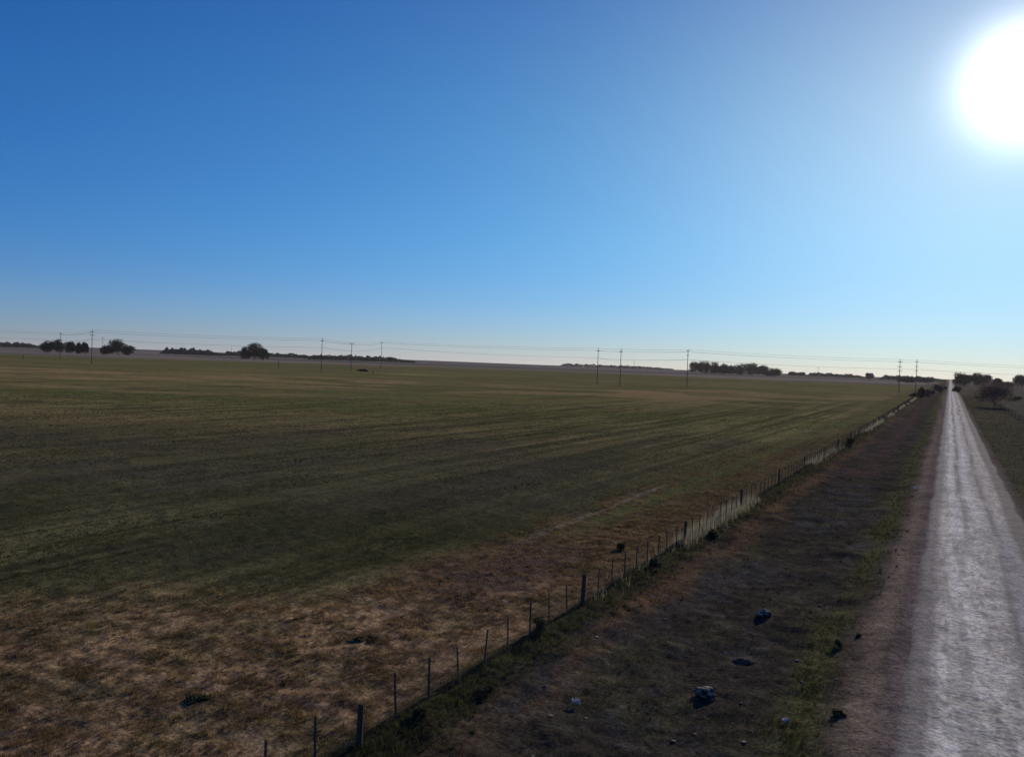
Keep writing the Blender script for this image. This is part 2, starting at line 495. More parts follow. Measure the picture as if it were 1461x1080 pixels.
# ------------------------------------------------------------------ road
def build_road():
    ys = np.concatenate([[-60, -30, -10, 0], np.geomspace(6, 2600, 900)])
    xs = np.linspace(-.85, 4.2, 110)
    YY, XX = np.meshgrid(ys, xs, indexing='ij')
    e = 1 - np.abs((XX - 1.675) / 2.525)                           # 0 at the ragged edges
    wobl = (fbm(XX * 0 + np.sign(XX - 1.7) * 3, YY / 4, 61, 4) - .5) * .5 * (1 - ss(.0, .5, e))
    x = (XX + wobl).ravel(); y = YY.ravel()
    en = e.ravel()
    z = zg(x, y) + .05 * ss(0, .12, en) - .03 * (1 - ss(0, .06, en)) + .012
    # wheel ruts
    for cx in (.55, 2.35, 3.2):
        z = z - .025 * np.exp(-((x - cx) / .25) ** 2)
    z += (fbm(x / .5, y / .5, 62, 3) - .5) * .03 * (1 - ss(60, 160, y))
    V = np.column_stack([x, y, z])
    n = len(xs); k = len(ys)
    i = np.arange(k - 1)[:, None] * n; j = np.arange(n - 1)[None, :]
    Fq = np.stack([i + j, i + j + 1, i + n + j + 1, i + n + j], -1).reshape(-1, 4)
    o = meshobj('gravel_road', V, Fq.astype(np.int32), M['road'], smooth=True)
    wob = (fbm(x * 0, y / 14, 63, 3) - .5) * .5
    c = np.tile(np.array([.385, .345, .295]), (len(x), 1))
    n3 = fbm(x / .4, y / 5, 64, 4, .6)
    c = mixc(c, (.56, .51, .43), ss(.42, .6, n3) * np.exp(-((x - .85) / 1.0) ** 2))
    c = mixc(c, (.19, .165, .152), ss(.50, .62, fbm(x / .22, y / 1.1, 65, 4, .6)) * .6)
    # darker loose gravel: one long stripe right of the main track, and the two shoulders
    br = .4 + .6 * ss(.3, .6, fbm(x / .3, y / 7, 66, 3))
    c = mixc(c, (.12, .108, .112), np.exp(-((x - 2.3 - wob) / .2) ** 2) * .95 * br)
    c = mixc(c, (.12, .106, .108), np.exp(-((x - .95 - wob) / .2) ** 2) * ss(38, 60, y) * .95 * br)
    c = mixc(c, (.15, .136, .136), np.exp(-((x - .1 - wob) / .14) ** 2) * ss(50, 80, y) * .6 * br)
    c = mixc(c, (.56, .53, .50), (np.exp(-((x - 1.5 - wob) / .3) ** 2) + np.exp(-((x - .45 - wob) / .22) ** 2)) * ss(40, 60, y) * .6)
    c = mixc(c, (.23, .212, .222), ss(2.3, 2.5, x - wob) * .75 * (1 - ss(40, 60, y)))
    c = mixc(c, (.150, .125, .118), 1 - ss(-.32, .12, x + wob * .5))
    c = mixc(c, (.125, .098, .086), 1 - ss(-.75, -.45, x + wob * .4))
    c = mixc(c, (.62, .58, .52), np.exp(-((x - .45 - wob) / .4) ** 2) * .45 * ss(.4, .6, n3))
    c = mixc(c, (.115, .096, .086), ss(3.15, 3.5, x + wob * .5))
    ca = o.data.color_attributes.new('cover', 'FLOAT_COLOR', 'POINT')
    ca.data.foreach_set('color', np.column_stack([c, np.ones(len(c))]).astype(np.float32).ravel())
    tag(o, kind='structure')


build_road()


# ------------------------------------------------------------------ grass (uncountable)
def tufts(name, x, y, h, wd, nb, mat, spread=.5, tint=None):
    n = len(x)
    z = zg(x, y)
    P = np.repeat(np.column_stack([x, y, z]), nb, 0)
    hh = np.repeat(h, nb) * R.uniform(.45, 1.1, n * nb)
    ww = np.repeat(wd, nb) * R.uniform(.6, 1.3, n * nb)
    an = R.uniform(0, 2 * np.pi, n * nb)
    off = np.repeat(h, nb) * .45 * np.sqrt(R.uniform(0, 1, n * nb)); oa = R.uniform(0, 2 * np.pi, n * nb)
    B = P + np.column_stack([np.cos(oa) * off, np.sin(oa) * off, np.full(n * nb, -.02)])
    sx, sy = np.cos(an) * ww / 2, np.sin(an) * ww / 2
    la = R.uniform(0, 2 * np.pi, n * nb); ll = hh * R.uniform(.1, 1, n * nb) * spread
    v0 = B + np.column_stack([-sx, -sy, 0 * sx]); v1 = B + np.column_stack([sx, sy, 0 * sx])
    v2 = B + np.column_stack([np.cos(la) * ll, np.sin(la) * ll, hh])
    V = np.stack([v0, v1, v2], 1).reshape(-1, 3)
    Fc = np.arange(len(V), dtype=np.int32).reshape(-1, 3)
    if tint is None: tint = R.uniform(0, 1, n)
    t = np.clip(np.repeat(tint, nb) + R.normal(0, .22, n * nb), 0, 1)
    return meshobj(name, V, Fc, mat, tint=t)


def wedge(n, rmin, rmax, power, half=42):
    u = R.uniform(0, 1, n)
    r = (rmin ** power + u * (rmax ** power - rmin ** power)) ** (1 / power)
    a = YAW + np.radians(R.uniform(-half, half, n))
    return -np.sin(a) * r, np.cos(a) * r, r


# dry headland grass
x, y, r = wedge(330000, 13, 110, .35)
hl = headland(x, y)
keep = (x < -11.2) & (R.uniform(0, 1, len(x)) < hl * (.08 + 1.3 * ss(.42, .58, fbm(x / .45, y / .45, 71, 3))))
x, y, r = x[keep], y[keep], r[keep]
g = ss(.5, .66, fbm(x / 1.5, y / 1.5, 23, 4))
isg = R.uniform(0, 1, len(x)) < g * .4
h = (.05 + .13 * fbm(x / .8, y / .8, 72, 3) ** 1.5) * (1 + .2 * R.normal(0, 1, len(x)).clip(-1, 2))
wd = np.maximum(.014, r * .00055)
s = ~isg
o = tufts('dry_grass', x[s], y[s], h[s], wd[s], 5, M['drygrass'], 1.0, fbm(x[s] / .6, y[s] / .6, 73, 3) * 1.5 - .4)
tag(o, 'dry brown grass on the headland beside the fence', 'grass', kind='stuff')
cx, cy, cr3 = wedge(5200, 13, 60, .8)
k = (cx < -11.6) & (R.uniform(0, 1, 5200) < headland(cx, cy)) & (fbm(cx / 2.2, cy / 2.2, 91, 3) > .46)
cx, cy, cr3 = cx[k], cy[k], cr3[k]
o = tufts('dry_grass_clumps', cx, cy, R.uniform(.10, .26, len(cx)) * R.uniform(.6, 1, len(cx)), np.maximum(.014, cr3 * .0006), 26, M['drygrass'], .9,
          R.uniform(0, .7, len(cx)))
tag(o, 'small clumps of taller dry grass scattered over the headland', 'grass', kind='stuff')
gx, gy, gh, gw = x[isg], y[isg], h[isg], wd[isg]
# green field grass
x, y, r = wedge(230000, 16, 170, .3)
hl = headland(x, y)
keep = (x < -12.5) & (R.uniform(0, 1, len(x)) < (1 - hl) * (.2 + ss(.4, .6, fbm(x / 2.2, y / 12, 74, 3))))
x, y, r = x[keep], y[keep], r[keep]
x = np.concatenate([x, gx]); y = np.concatenate([y, gy]); r = np.hypot(x, y)
h = .05 + .10 * fbm(x / 2, y / 2, 75, 3)
o = tufts('field_grass', x, y, h, np.maximum(.014, r * .0006), 4, M['greengrass'], .9, fbm(x / 3, y / 6, 76, 3) * 1.2 - .2)
tag(o, 'short green grass of the open field', 'grass', kind='stuff')
# verge weeds and the green strip by the road
x, y, r = wedge(300000, 13, 150, .3)
wob = (fbm(x / 2, y / 6, 26, 3) - .5) * 2.4
strip = np.exp(-((x + 2.9 + wob * .45) / .6) ** 2)
bank = np.exp(-((x + 10.5) / .8) ** 2)
inv = (x > -11.3) & (x < -1.9)
pr = .62 * ss(.45, .62, fbm(x / 1.1, y / 1.4, 77, 3)) + .5 * strip * ss(.35, .6, fbm(x / 1.5, y / 4, 29, 3)) + .9 * bank
keep = inv & (R.uniform(0, 1, len(x)) < pr)
x, y, r, strip, bank = x[keep], y[keep], r[keep], strip[keep], bank[keep]
isg = R.uniform(0, 1, len(x)) < np.maximum(strip, bank * .75)
h = .05 + .09 * R.uniform(0, 1, len(x)) ** 2 + .10 * bank + .05 * strip
s = ~isg
o = tufts('verge_weeds', x[s], y[s], h[s], np.maximum(.014, r[s] * .0006), 4, M['vergegrass'], 1.1)
tag(o, 'sparse brown weeds on the bare muddy verge', 'weeds', kind='stuff')
o = tufts('verge_grass', x[isg], y[isg], h[isg], np.maximum(.014, r[isg] * .0006), 6, M['greengrass'], .8,
          R.uniform(0, .8, int(isg.sum())))
tag(o, 'green grass strip on the verge and along the fence foot', 'grass', kind='stuff')
cx, cy, cr3 = wedge(3800, 13, 90, .6)
k = (cx < -1.6) & (cx > -10.2) & (fbm(cx / 1.8, cy / 2.5, 92, 3) > .5)
cx, cy, cr3 = cx[k], cy[k], cr3[k]
o = tufts('verge_weed_clumps', cx, cy, R.uniform(.05, .15, len(cx)), np.maximum(.014, cr3 * .0006), 22, M['vergegrass'], 1.1)
tag(o, 'small dark clumps of weeds dotted over the muddy verge', 'weeds', kind='stuff')
# right verge beyond the road
n = 14000
y = 40 * np.exp(R.uniform(0, 1, n) * math.log(400 / 40)); x = 4.8 + R.uniform(0, 1, n) * 9
r = np.hypot(x, y)
o = tufts('roadside_grass', x, y, .05 + .12 * fbm(x / 2, y / 4, 78, 3), np.maximum(.02, r * .0006), 4, M['scrub'], .8)
tag(o, 'rough grass on the verge right of the road', 'grass', kind='stuff')
# tall dead grass standing in the fence line
n = 16000
y = R.uniform(26, 330, n)
dens = .9 * ss(36, 38, y) * (1 - ss(50, 55, y)) + ss(.40, .6, fbm(y * 0, y / 9, 79, 3)) * (.08 + .92 * ss(36, 40, y)) * (1 - .86 * ss(50, 56, y))
keep = R.uniform(0, 1, n) < dens
y = y[keep]; x = -11.0 + R.normal(0, .28, len(y)); r = np.hypot(x, y)
o = tufts('tall_dead_grass', x, y, R.uniform(.25, .8, len(y)), np.maximum(.009, r * .00022), 7, M['tall'], .35)
tag(o, 'tall pale dead grass standing along the fence line', 'grass', kind='stuff')


# ------------------------------------------------------------------ the long fence
def build_fence(x0, ys, gap, label, ndrop, drop_limit, hpost, wires, seed):
    rd = random.Random(seed)
    y0 = ys[0]
    root = empty('wire_fence', (x0, y0, zf(x0, y0)), label, 'fence', 'wire fences along the road')
    oz = root.location.z

    def loc(x, y): return Vector((x - x0, y - y0, zf(x, y) - oz))
    drops = []
    for i, yy in enumerate(ys):
        p = loc(x0 + rd.uniform(-.04, .04), yy)
        hh = hpost * rd.uniform(.88, 1.06) * (.86 if i == 2 else 1); lean = (rd.uniform(-.05, .05), rd.uniform(-.05, .05))
        rr = rd.uniform(.052, .075)
        mb = MB().tube([(0, 0, -.3), (lean[0] * .3, lean[1] * .3, .35), (lean[0] * .7, lean[1] * .7, hh * .7), (lean[0], lean[1], hh - .015), (lean[0], lean[1], hh)],
                       [rr * 1.1, rr * 1.05, rr, rr * .95, rr * .7], 8)
        mb.build('post', M['post'], root, loc=p)
        if i < len(ys) - 1:
            step = (ys[i + 1] - yy) / (ndrop + 1)
            for k in range(ndrop):
                drops.append(yy + step * (k + 1))

    def drop_mb(mb, p, far):
        hh = hpost * rd.uniform(.88, 1.0); l1, l2 = rd.uniform(-.05, .05), rd.uniform(-.07, .07)
        w_ = .026 if not far else .034
        mb.tube([p + Vector((0, 0, .05)), p + Vector((l1 * .5, l2 * .5, hh * .5)), p + Vector((l1, l2, hh))], w_, 4)
    rest = MB()
    for i, yy in enumerate(drops):
        p = loc(x0 + rd.uniform(-.02, .02), yy)
        if i < drop_limit:
            mb = MB(); drop_mb(mb, Vector((0, 0, 0)), yy > 80); mb.build('dropper', M['dropper'], root, loc=p)
        else:
            drop_mb(rest, p, True)
    if rest.v:
        o = rest.build('dropper', M['dropper'], root); tag(o, kind='stuff')
    for wz in wires:
        pts = []
        for i in range(len(ys)):
            p = loc(x0, ys[i]); pts.append(p + Vector((0, 0, wz * hpost)))
            if i < len(ys) - 1:
                for t in (.33, .67):
                    q = loc(x0, ys[i]) * (1 - t) + loc(x0, ys[i + 1]) * t
                    pts.append(q + Vector((0, 0, wz * hpost - .02)))
        MB().tube(pts, .0028, 4).build('wire', M['wire'], root)
    return root


ys = [13.4 + 12.05 * k for k in range(-2, 32)]
build_fence(-10.9, ys, 12.05, 'long weathered wire fence between the open field and the muddy verge', 8, 100, 1.12,
            (.2, .36, .52, .68, .82, .94), 3)
ys = [118 + 12 * k for k in range(0, 20)]
build_fence(13.4, ys, 12, 'short stretch of wire fence on the far right of the road', 3, 100, 1.3, (.3, .5, .7, .9), 5)


# ------------------------------------------------------------------ trees and shrubs
def crown_mesh(w, h, seed, n, leaf, lobes, dome=0.5, bottom=.0, hollow=.35):
    """leaf cards through a crown made of uneven lobes; base of the crown at z=0"""
    g = np.random.default_rng(seed)
    lx = []
    for i in range(lobes):
        a = g.uniform(0, 2 * np.pi); d = math.sqrt(g.uniform(0, 1)) * .62
        t = g.uniform(0.12, 1)
        zc = h * (.18 + .60 * t * (1 - dome * d))
        s = g.uniform(.16, .40)
        lx.append((math.cos(a) * d * w / 2, math.sin(a) * d * w / 2, zc, s * w / 2 * 1.25, s * h * .62))
    lx = np.array(lx)
    wt = lx[:, 3] ** 2; k = g.choice(lobes, n, p=wt / wt.sum())
    dv = g.normal(0, 1, (n, 3)); dv /= np.linalg.norm(dv, axis=1)[:, None]
    rad = hollow + (1 - hollow) * g.uniform(0, 1, n) ** .5
    rad *= 1 + .18 * g.normal(0, 1, n).clip(-1.5, 1.5)
    C = lx[k, :3] + dv * rad[:, None] * np.column_stack([lx[k, 3], lx[k, 3], lx[k, 4]])
    C[:, 2] = np.maximum(C[:, 2], bottom + .05 * h * g.uniform(0, 1, n))
    a1 = g.normal(0, 1, (n, 3)); a1 /= np.linalg.norm(a1, axis=1)[:, None]
    a2 = np.cross(a1, g.normal(0, 1, (n, 3))); a2 /= np.linalg.norm(a2, axis=1)[:, None]
    sz = leaf * g.uniform(.5, 1.35, n)
    q = [C + a1 * sz[:, None] * .5, C + a2 * sz[:, None] * .36, C - a1 * sz[:, None] * .5, C - a2 * sz[:, None] * .36]
    V = np.stack(q, 1).reshape(-1, 3)
    Fc = np.arange(len(V), dtype=np.int32).reshape(-1, 4)
    lobe_t = g.uniform(.1, .9, lobes)
    tint = np.clip(lobe_t[k] + g.normal(0, .2, n), 0, 1)
    return V, Fc, tint, lx


def tree(name, loc, w, h, seed, mat, label, cat='tree', group=None, clear=.16, n=1500, leaf=.9, lobes=14, trunk_r=.02, dome=.5):
    rd = random.Random(seed)
    root = empty(name, loc, label, cat, group, rd.uniform(0, 6))
    hc = h * (1 - clear)
    V, Fc, t, lx = crown_mesh(w, hc / .90, seed, n, leaf, lobes, dome)
    V[:, 2] += h * clear - hc * .04
    meshobj('crown', V, Fc, M[mat], root, tint=t)
    mb = MB()
    tr = h * trunk_r
    mb.tube([(0, 0, -.4), (0, 0, h * .08), (rd.uniform(-.1, .1), rd.uniform(-.1, .1), h * .3), (0, 0, h * .62)],
            [tr * 1.5, tr, tr * .8, tr * .3], 8)
    for q in lx[:9]:
        tip = Vector((q[0], q[1], q[2] + h * clear))
        st = Vector((0, 0, h * rd.uniform(.14, .4)))
        mid = st.lerp(tip, .5) + Vector((0, 0, -.03 * h))
        mb.tube([st, mid, tip], [tr * .5, tr * .33, tr * .1], 5)
    mb.build('trunk', M['bark'], root)
    return root


def put(px, d, zoff=0):
    p, _ = atd(px, d)
    p.z = float(zbase(np.array([p.x]), np.array([p.y]))[0]) + zoff
    return p


def px2m(px, d):
    # metres spanned by a number of photograph pixels at a ground distance
    return px / F * d * math.cos(0) 


# distance along the optical axis for a pixel column
def depth(px, d):
    return d * math.cos(math.atan((px - W / 2) / F))


TREES = [  # px centre, distance, width px, height px, material, label, group
    (69, 880, 20, 20, 'euca', 'leftmost dark tree of the grove on the left horizon', None),
    (83, 900, 18, 21, 'euca', 'dark tree behind the lone thin pole at far left', None),
    (101, 890, 15, 19, 'euca', 'dark upright tree in the middle of the left grove', None),
    (111, 905, 12, 17, 'euca', 'small dark tree right of the middle one in the left grove', None),
    (122, 890, 9, 18, 'euca', 'narrow dark tree just left of the tall two armed pole', None),
    (152, 900, 20, 13, 'pine', 'low spreading dark tree left of the tallest tree on the left', None),
    (169, 900, 24, 24, 'pine', 'tallest dark tree of the left grove with a pointed top', None),
    (184, 900, 18, 15, 'pine', 'rounded dark tree closing the left grove on its right', None),
    (351, 905, 16, 19, 'pine', 'left half of the dark domed tree pair standing alone', None),
    (363, 900, 27, 27, 'pine', 'broad dark domed tree standing alone in the left half', None),
    (376, 905, 14, 20, 'pine', 'smaller dark tree on the right flank of the lone domed tree', None),
    (993, 1150, 20, 19, 'pine', 'leftmost tree of the dark grove right of the middle pole', None),
    (1006, 1160, 20, 20, 'pine', 'tall tree second from left in the dark central grove', None),
    (1019, 1150, 18, 18, 'pine', 'third tree from left in the dark central grove', None),
    (1030, 1170, 18, 17, 'pine', 'tree just left of the notch in the dark central grove', None),
    (1043, 1150, 18, 15, 'pine', 'low tree right of the notch in the dark central grove', None),
    (1057, 1160, 20, 17, 'pine', 'fourth tree from the right in the dark central grove', None),
    (1071, 1150, 24, 21, 'pine', 'highest tree in the right half of the dark central grove', None),
    (1088, 1150, 20, 17, 'pine', 'tree left of the last one in the dark central grove', None),
    (1105, 1150, 24, 13, 'pine', 'low broad tree at the right end of the dark central grove', None),
    (1132, 1500, 16, 7, 'euca', 'small distant tree right of the dark central grove', None),
    (1143, 1500, 12, 6, 'euca', 'smallest distant tree well right of the dark central grove', None),
    (1241, 1300, 11, 10, 'bare', 'small round tree alone on the skyline left of the twin poles', None),
    (1288, 1000, 16, 7, 'scrub', 'low tree just right of the three armed pole', None),
    (1300, 1000, 14, 8, 'scrub', 'low tree between the twin poles', None),
    (1320, 1000, 22, 8, 'scrub', 'low tree right of the twin poles', None),
    (1370, 850, 15, 20, 'pine', 'dark tree right beside the vanishing end of the road', None),
    (1380, 880, 11, 17, 'pine', 'second dark tree right of the road end', None),
    (1393, 840, 14, 21, 'euca', 'leafy grey green tree behind the round bare one', None),
    (1407, 860, 16, 18, 'euca', 'broad grey green tree behind the round bare one', None),
    (1422, 850, 15, 14, 'euca', 'lower grey green tree right of the round bare one', None),
    (1436, 900, 14, 7, 'scrub', 'faint low tree between the right grove and frame edge', None),
    (1458, 850, 20, 19, 'euca', 'grey green tree cut by the right frame edge', None),
]
for i, (px, d, wp, hp, mat, lab, grp) in enumerate(TREES):
    dd = depth(px, d)
    hm, wm = hp / F * dd * 1.04, wp / F * dd * 1.22
    tree('tree', put(px, d), wm, hm, 100 + i, mat, lab, group='trees on the plain', clear=.02 if mat in ('pine', 'scrub') else .06,
         n=3600, leaf=max(.55, d * .0011), lobes=22, dome=.4)

# the round, nearly leafless tree by the right fence
p, d = hit(1419, 581)
p.z = zf(p.x, p.y)
dd = depth(1419, d)
t_ = tree('bare_tree', p, 60 / F * dd, 43 / F * dd, 501, 'bare', 'round purple brown nearly bare tree right of the road by the fence', 'tree',
          'trees on the plain', clear=.12, n=4200, leaf=.42, lobes=26, trunk_r=.022, dome=.35)


def shrub(px, py, wp, hp, seed, mat, label, n=500, leaf=None, name='shrub', group='shrubs along the road'):
    p, d = hit(px, py); p.z = zf(p.x, p.y) - .03
    dd = depth(px, d)
    w, h = wp / F * dd, hp / F * dd
    root = empty(name, p, label, 'shrub', group)
    V, Fc, t, lx = crown_mesh(w, h, seed, n, leaf or max(.05, d * .0022), 9, .5)
    meshobj('foliage', V, Fc, M[mat], root, tint=t)
    mb = MB()
    for q in lx[:6]:
        mb.tube([(q[0] * .1, q[1] * .1, -.05), (q[0] * .5, q[1] * .5, q[2] * .55), (q[0], q[1], q[2])], [w * .012, w * .009, w * .004], 4)
    mb.build('stem', M['bark'], root)


shrub(1314, 568, 12, 20, 601, 'scrub', 'dark upright bush at the far end of the fence, under the twin poles', 700)
shrub(1326, 566, 22, 14, 602, 'bare', 'low purple bare bush right of the dark upright bush', 700)
shrub(1341, 560, 20, 14, 603, 'bare', 'purple bare bush nearest the road end on its left side', 700)
shrub(1303, 568, 10, 9, 604, 'scrub', 'small bush left of the dark upright bush at the fence end', 400)
shrub(1213, 636, 13, 14, 605, 'scrub', 'dark bush in the fence line where the pale grass grows tall', 500)
shrub(768, 912, 34, 34, 606, 'scrub', 'leafy weed clump in the fence left of the thickest near post', 900)
shrub(934, 815, 22, 22, 607, 'scrub', 'dark weed clump at the fence foot beyond the thickest near post', 700)
shrub(1016, 768, 20, 16, 608, 'scrub', 'low weed clump in front of the fence beside the pale grass', 600)
shrub(1195, 925, 15, 14, 609, 'scrub', 'small dark weed on the green strip beside the road', 500)
shrub(1225, 913, 10, 7, 610, 'scrub', 'tiny dark weed on the reddish shoulder of the road', 350)
shrub(1196, 1030, 22, 10, 611, 'scrub', 'dark weed clump low in the frame near the road shoulder', 600)
shrub(600, 1032, 24, 22, 612, 'scrub', 'weed clump at the fence foot near the bottom of the frame', 600)
shrub(692, 988, 28, 16, 613, 'scrub', 'flat weed clump before the fence, second from the frame bottom', 600)
shrub(883, 783, 22, 14, 614, 'scrub', 'dark weed alone on the dry headland behind the fence', 500)
shrub(517, 530, 24, 4, 615, 'pine', 'long low dark clump of brush in the field by the left poles', 500, name='brush_clump')
shrub(1365, 560, 14, 9, 616, 'scrub', 'low bush on the right side of the road end', 400)
shrub(1400, 572, 20, 9, 617, 'scrub', 'low scrub at the foot of the round bare tree', 400)
shrub(1448, 572, 22, 8, 618, 'scrub', 'low scrub in the field right of the round bare tree', 400)

shrub(280, 1001, 44, 8, 619, 'scrub', 'flat dark weed tuft in the dry grass at the lower left', 700, leaf=.07, name='weed_tuft', group='weed tufts in the dry grass')
shrub(525, 912, 40, 6, 620, 'scrub', 'low dark weed tuft in the dry grass above the nearest fence post', 600, leaf=.07, name='weed_tuft', group='weed tufts in the dry grass')

# far-off woods that read as one mass
def wood(name, px0, px1, d, hp, seed, n, label, dens_end=1.0):
    g = np.random.default_rng(seed)
    Vs, ts = [], []
    px = g.uniform(px0, px1, n)
    prof = (.40 + .85 * fbm(px / 3.5, px * 0, seed, 4)) * ss(px0, px0 + 7, px) * (1 - ss(px1 - (px1 - px0) * .3, px1, px) * .7)
    dist = d * g.uniform(.985, 1.03, n)
    P = []
    for a, b, c in zip(px, dist, prof):
        q = put(a, b)
        hh = hp / F * depth(a, b) * c
        P.append((q.x, q.y, q.z + hh * g.uniform(0, 1) ** .8))
    C = np.array(P); n = len(C)
    a1 = g.normal(0, 1, (n, 3)); a1 /= np.linalg.norm(a1, axis=1)[:, None]
    a2 = np.cross(a1, g.normal(0, 1, (n, 3))); a2 /= np.linalg.norm(a2, axis=1)[:, None]
    sz = (d * .0012 * g.uniform(.5, 1.3, n))[:, None]
    V = np.stack([C + a1 * sz, C + a2 * sz * .7, C - a1 * sz, C - a2 * sz * .7], 1).reshape(-1, 3)
    o = meshobj(name, V, np.arange(len(V), dtype=np.int32).reshape(-1, 4), M['pine'], tint=g.uniform(0, 1, n))
    tag(o, label, 'wood', kind='stuff')


wood('distant_wood', -40, 62, 1900, 6.5, 31, 2600, 'far dark wood along the horizon at the left frame edge')
wood('distant_wood', 228, 318, 1450, 9, 32, 2600, 'far dark wood between the left grove and the lone domed tree')
wood('distant_wood', 318, 460, 1600, 6, 33, 2600, 'thin far wood behind the lone domed tree')
wood('distant_wood', 440, 592, 1350, 7.5, 34, 3400, 'far dark wood behind the three left poles')
wood('distant_wood', 800, 960, 2300, 3.5, 35, 1800, 'faint far wood on the horizon behind the middle poles')
wood('distant_wood', 1150, 1236, 1700, 5, 36, 1400, 'faint low far wood left of the small round skyline tree')
wood('distant_wood', 1255, 1350, 1500, 6, 37, 1800, 'far low wood behind the twin poles')


# ------------------------------------------------------------------ utility poles
POLE = {}


def pole(key, px, py, top, arms, label, line_dir=None, d=None, r=.15, pin=True):
    if d:
        p, dist = atd(px, d)
    else:
        p, dist = hit(px, py)
    p.z = float(zbase(np.array([p.x]), np.array([p.y]))[0])
    dd = depth(px, dist)
    h = (py - top) / F * dd
    root = empty('utility_pole', p, label, 'utility pole', 'utility poles across the field')
    MB().tube([(0, 0, -.5), (0, 0, h * .5), (0, 0, h)], [r * 1.25, r, r * .7], 8).build('shaft', M['pole'], root)
    rz = (line_dir if line_dir is not None else YAW)
    ca, sa = math.cos(rz), math.sin(rz)
    for (drop, half) in arms:
        z = h - drop
        MB().box((ca * 0, 0, z), (half * 2, .16, .18), rz).build('crossarm', M['pole'], root)
        for s in (-1, 1):
            q = Vector((ca * half * .9 * s, sa * half * .9 * s, z + .09))
            MB().tube([q, q + Vector((0, 0, .12)), q + Vector((0, 0, .16)), q + Vector((0, 0, .32))], [.04, .05, .11, .07], 8).build('insulator', M['insulator'], root)
    if pin:
        MB().tube([(0, 0, h), (0, 0, h + .1), (0, 0, h + .14), (0, 0, h + .36)], [.04, .05, .11, .06], 8).build('insulator', M['insulator'], root)
    POLE[key] = (p, h, rz)


A1 = [(.5, .9)]
pole('a', 85.5, 512, 475, [(.6, .9)], 'slim pole standing in front of the leftmost trees')
pole('b', 130.5, 519, 471, [(1.0, 1.1), (2.3, 1.1)], 'tall two armed pole right of the left grove')
pole('c', 146.5, 504, 477, [(.6, 1.4)], 'shorter T shaped pole behind the tall two armed one', d=760)
pole('d', 458.3, 531, 483, [(1.2, .7)], 'leftmost of the three poles left of the picture centre')
pole('e', 500.7, 531, 489, [(.5, 1.3)], 'middle one of the three poles left of the picture centre')
pole('f', 543.5, 526, 487, [(1.2, .7)], 'rightmost of the three poles left of the picture centre')
pole('g', 851.8, 547, 497, [(1.2, .6)], 'left one of the pole pair right of the picture centre')
pole('h', 884.3, 551, 498, [(1.2, .6)], 'right one of the pole pair right of the picture centre')
pole('i', 979.7, 552, 499, [(.6, .55), (2.6, .55)], 'pole beside the left end of the dark central grove')
pole('j', 1282.2, 561, 513, [(1.2, .95), (3.4, .95), (5.4, .95)], 'three armed pole at the edge of the field left of the road')
pole('k', 1306.3, 561, 514, [(.8, .6), (3.0, .6), (5.2, .6)], 'pole by the far end of the fence, closest to the road')
pole('l', 1167, 538, 520, [(.6, 1.2)], 'faint distant pole right of the dark central grove', d=900)
pole('m', 904.5, 525, 507, [], 'faint distant short pole right of the middle pole pair', d=950, r=.18)
pole('n', 330, 511, 492, [], 'faint distant pole left of the lone domed tree', d=950, r=.12)


def strand(name, keys, drop, side, ends, label, rad=.032):
    pts = []
    seq = []
    for k in keys:
        p, h, rz = POLE[k]
        seq.append(p + Vector((math.cos(rz) * side, math.sin(rz) * side, h - drop)))
    a = seq[0] + Vector(ends[0]); b = seq[-1] + Vector(ends[1])
    seq = [a] + seq + [b]
    for i in range(len(seq) - 1):
        n = 10; s = (seq[i + 1] - seq[i]).length
        sag = min(s * .006, .9)
        for j in range(n):
            t = j / n
            q = seq[i].lerp(seq[i + 1], t); q.z -= 4 * sag * t * (1 - t)
            pts.append(q)
    pts.append(seq[-1])
    o = MB().tube(pts, rad, 4).build(name, M['cable'])
    tag(o, label, 'power line wire', 'overhead wires from pole to pole')


main = ['a', 'b', 'd', 'e', 'f', 'g', 'h', 'i', 'j', 'k']
for q, (drop, side) in enumerate(((0, 0), (1.0, -.5), (1.0, .5))):
    strand('overhead_wire', main, drop, side, ((-160, -130, 3.2), (120, 60, -.5)),
           'upper dark overhead wire running across the whole field from pole to pole')
for q, (drop, side) in enumerate(((4.4, -.5), (4.4, .5))):
    strand('overhead_wire', main, drop, side, ((-160, -130, 3.2), (120, 60, -.5)),
           'lower dark overhead wire of the same line, slung well below the upper ones')
# short posts out in the field
for px, py, top, lab in ((397.5, 525, 512, 'lone short dark post in the field right of the domed tree'),
                         (532, 534, 527, 'short pale stake in the field right of the low brush clump'),
                         (33, 513, 505, 'short post in the grass at far left')):
    p, d = hit(px, py); p.z = zf(p.x, p.y); h = (py - top) / F * depth(px, d)
    o = MB().tube([(0, 0, -.3), (0.02, 0, h * .6), (.03, .01, h)], [.14, .13, .11], 7).build('field_post', M['post'], loc=p)
    tag(o, lab, 'post', 'posts out in the field')


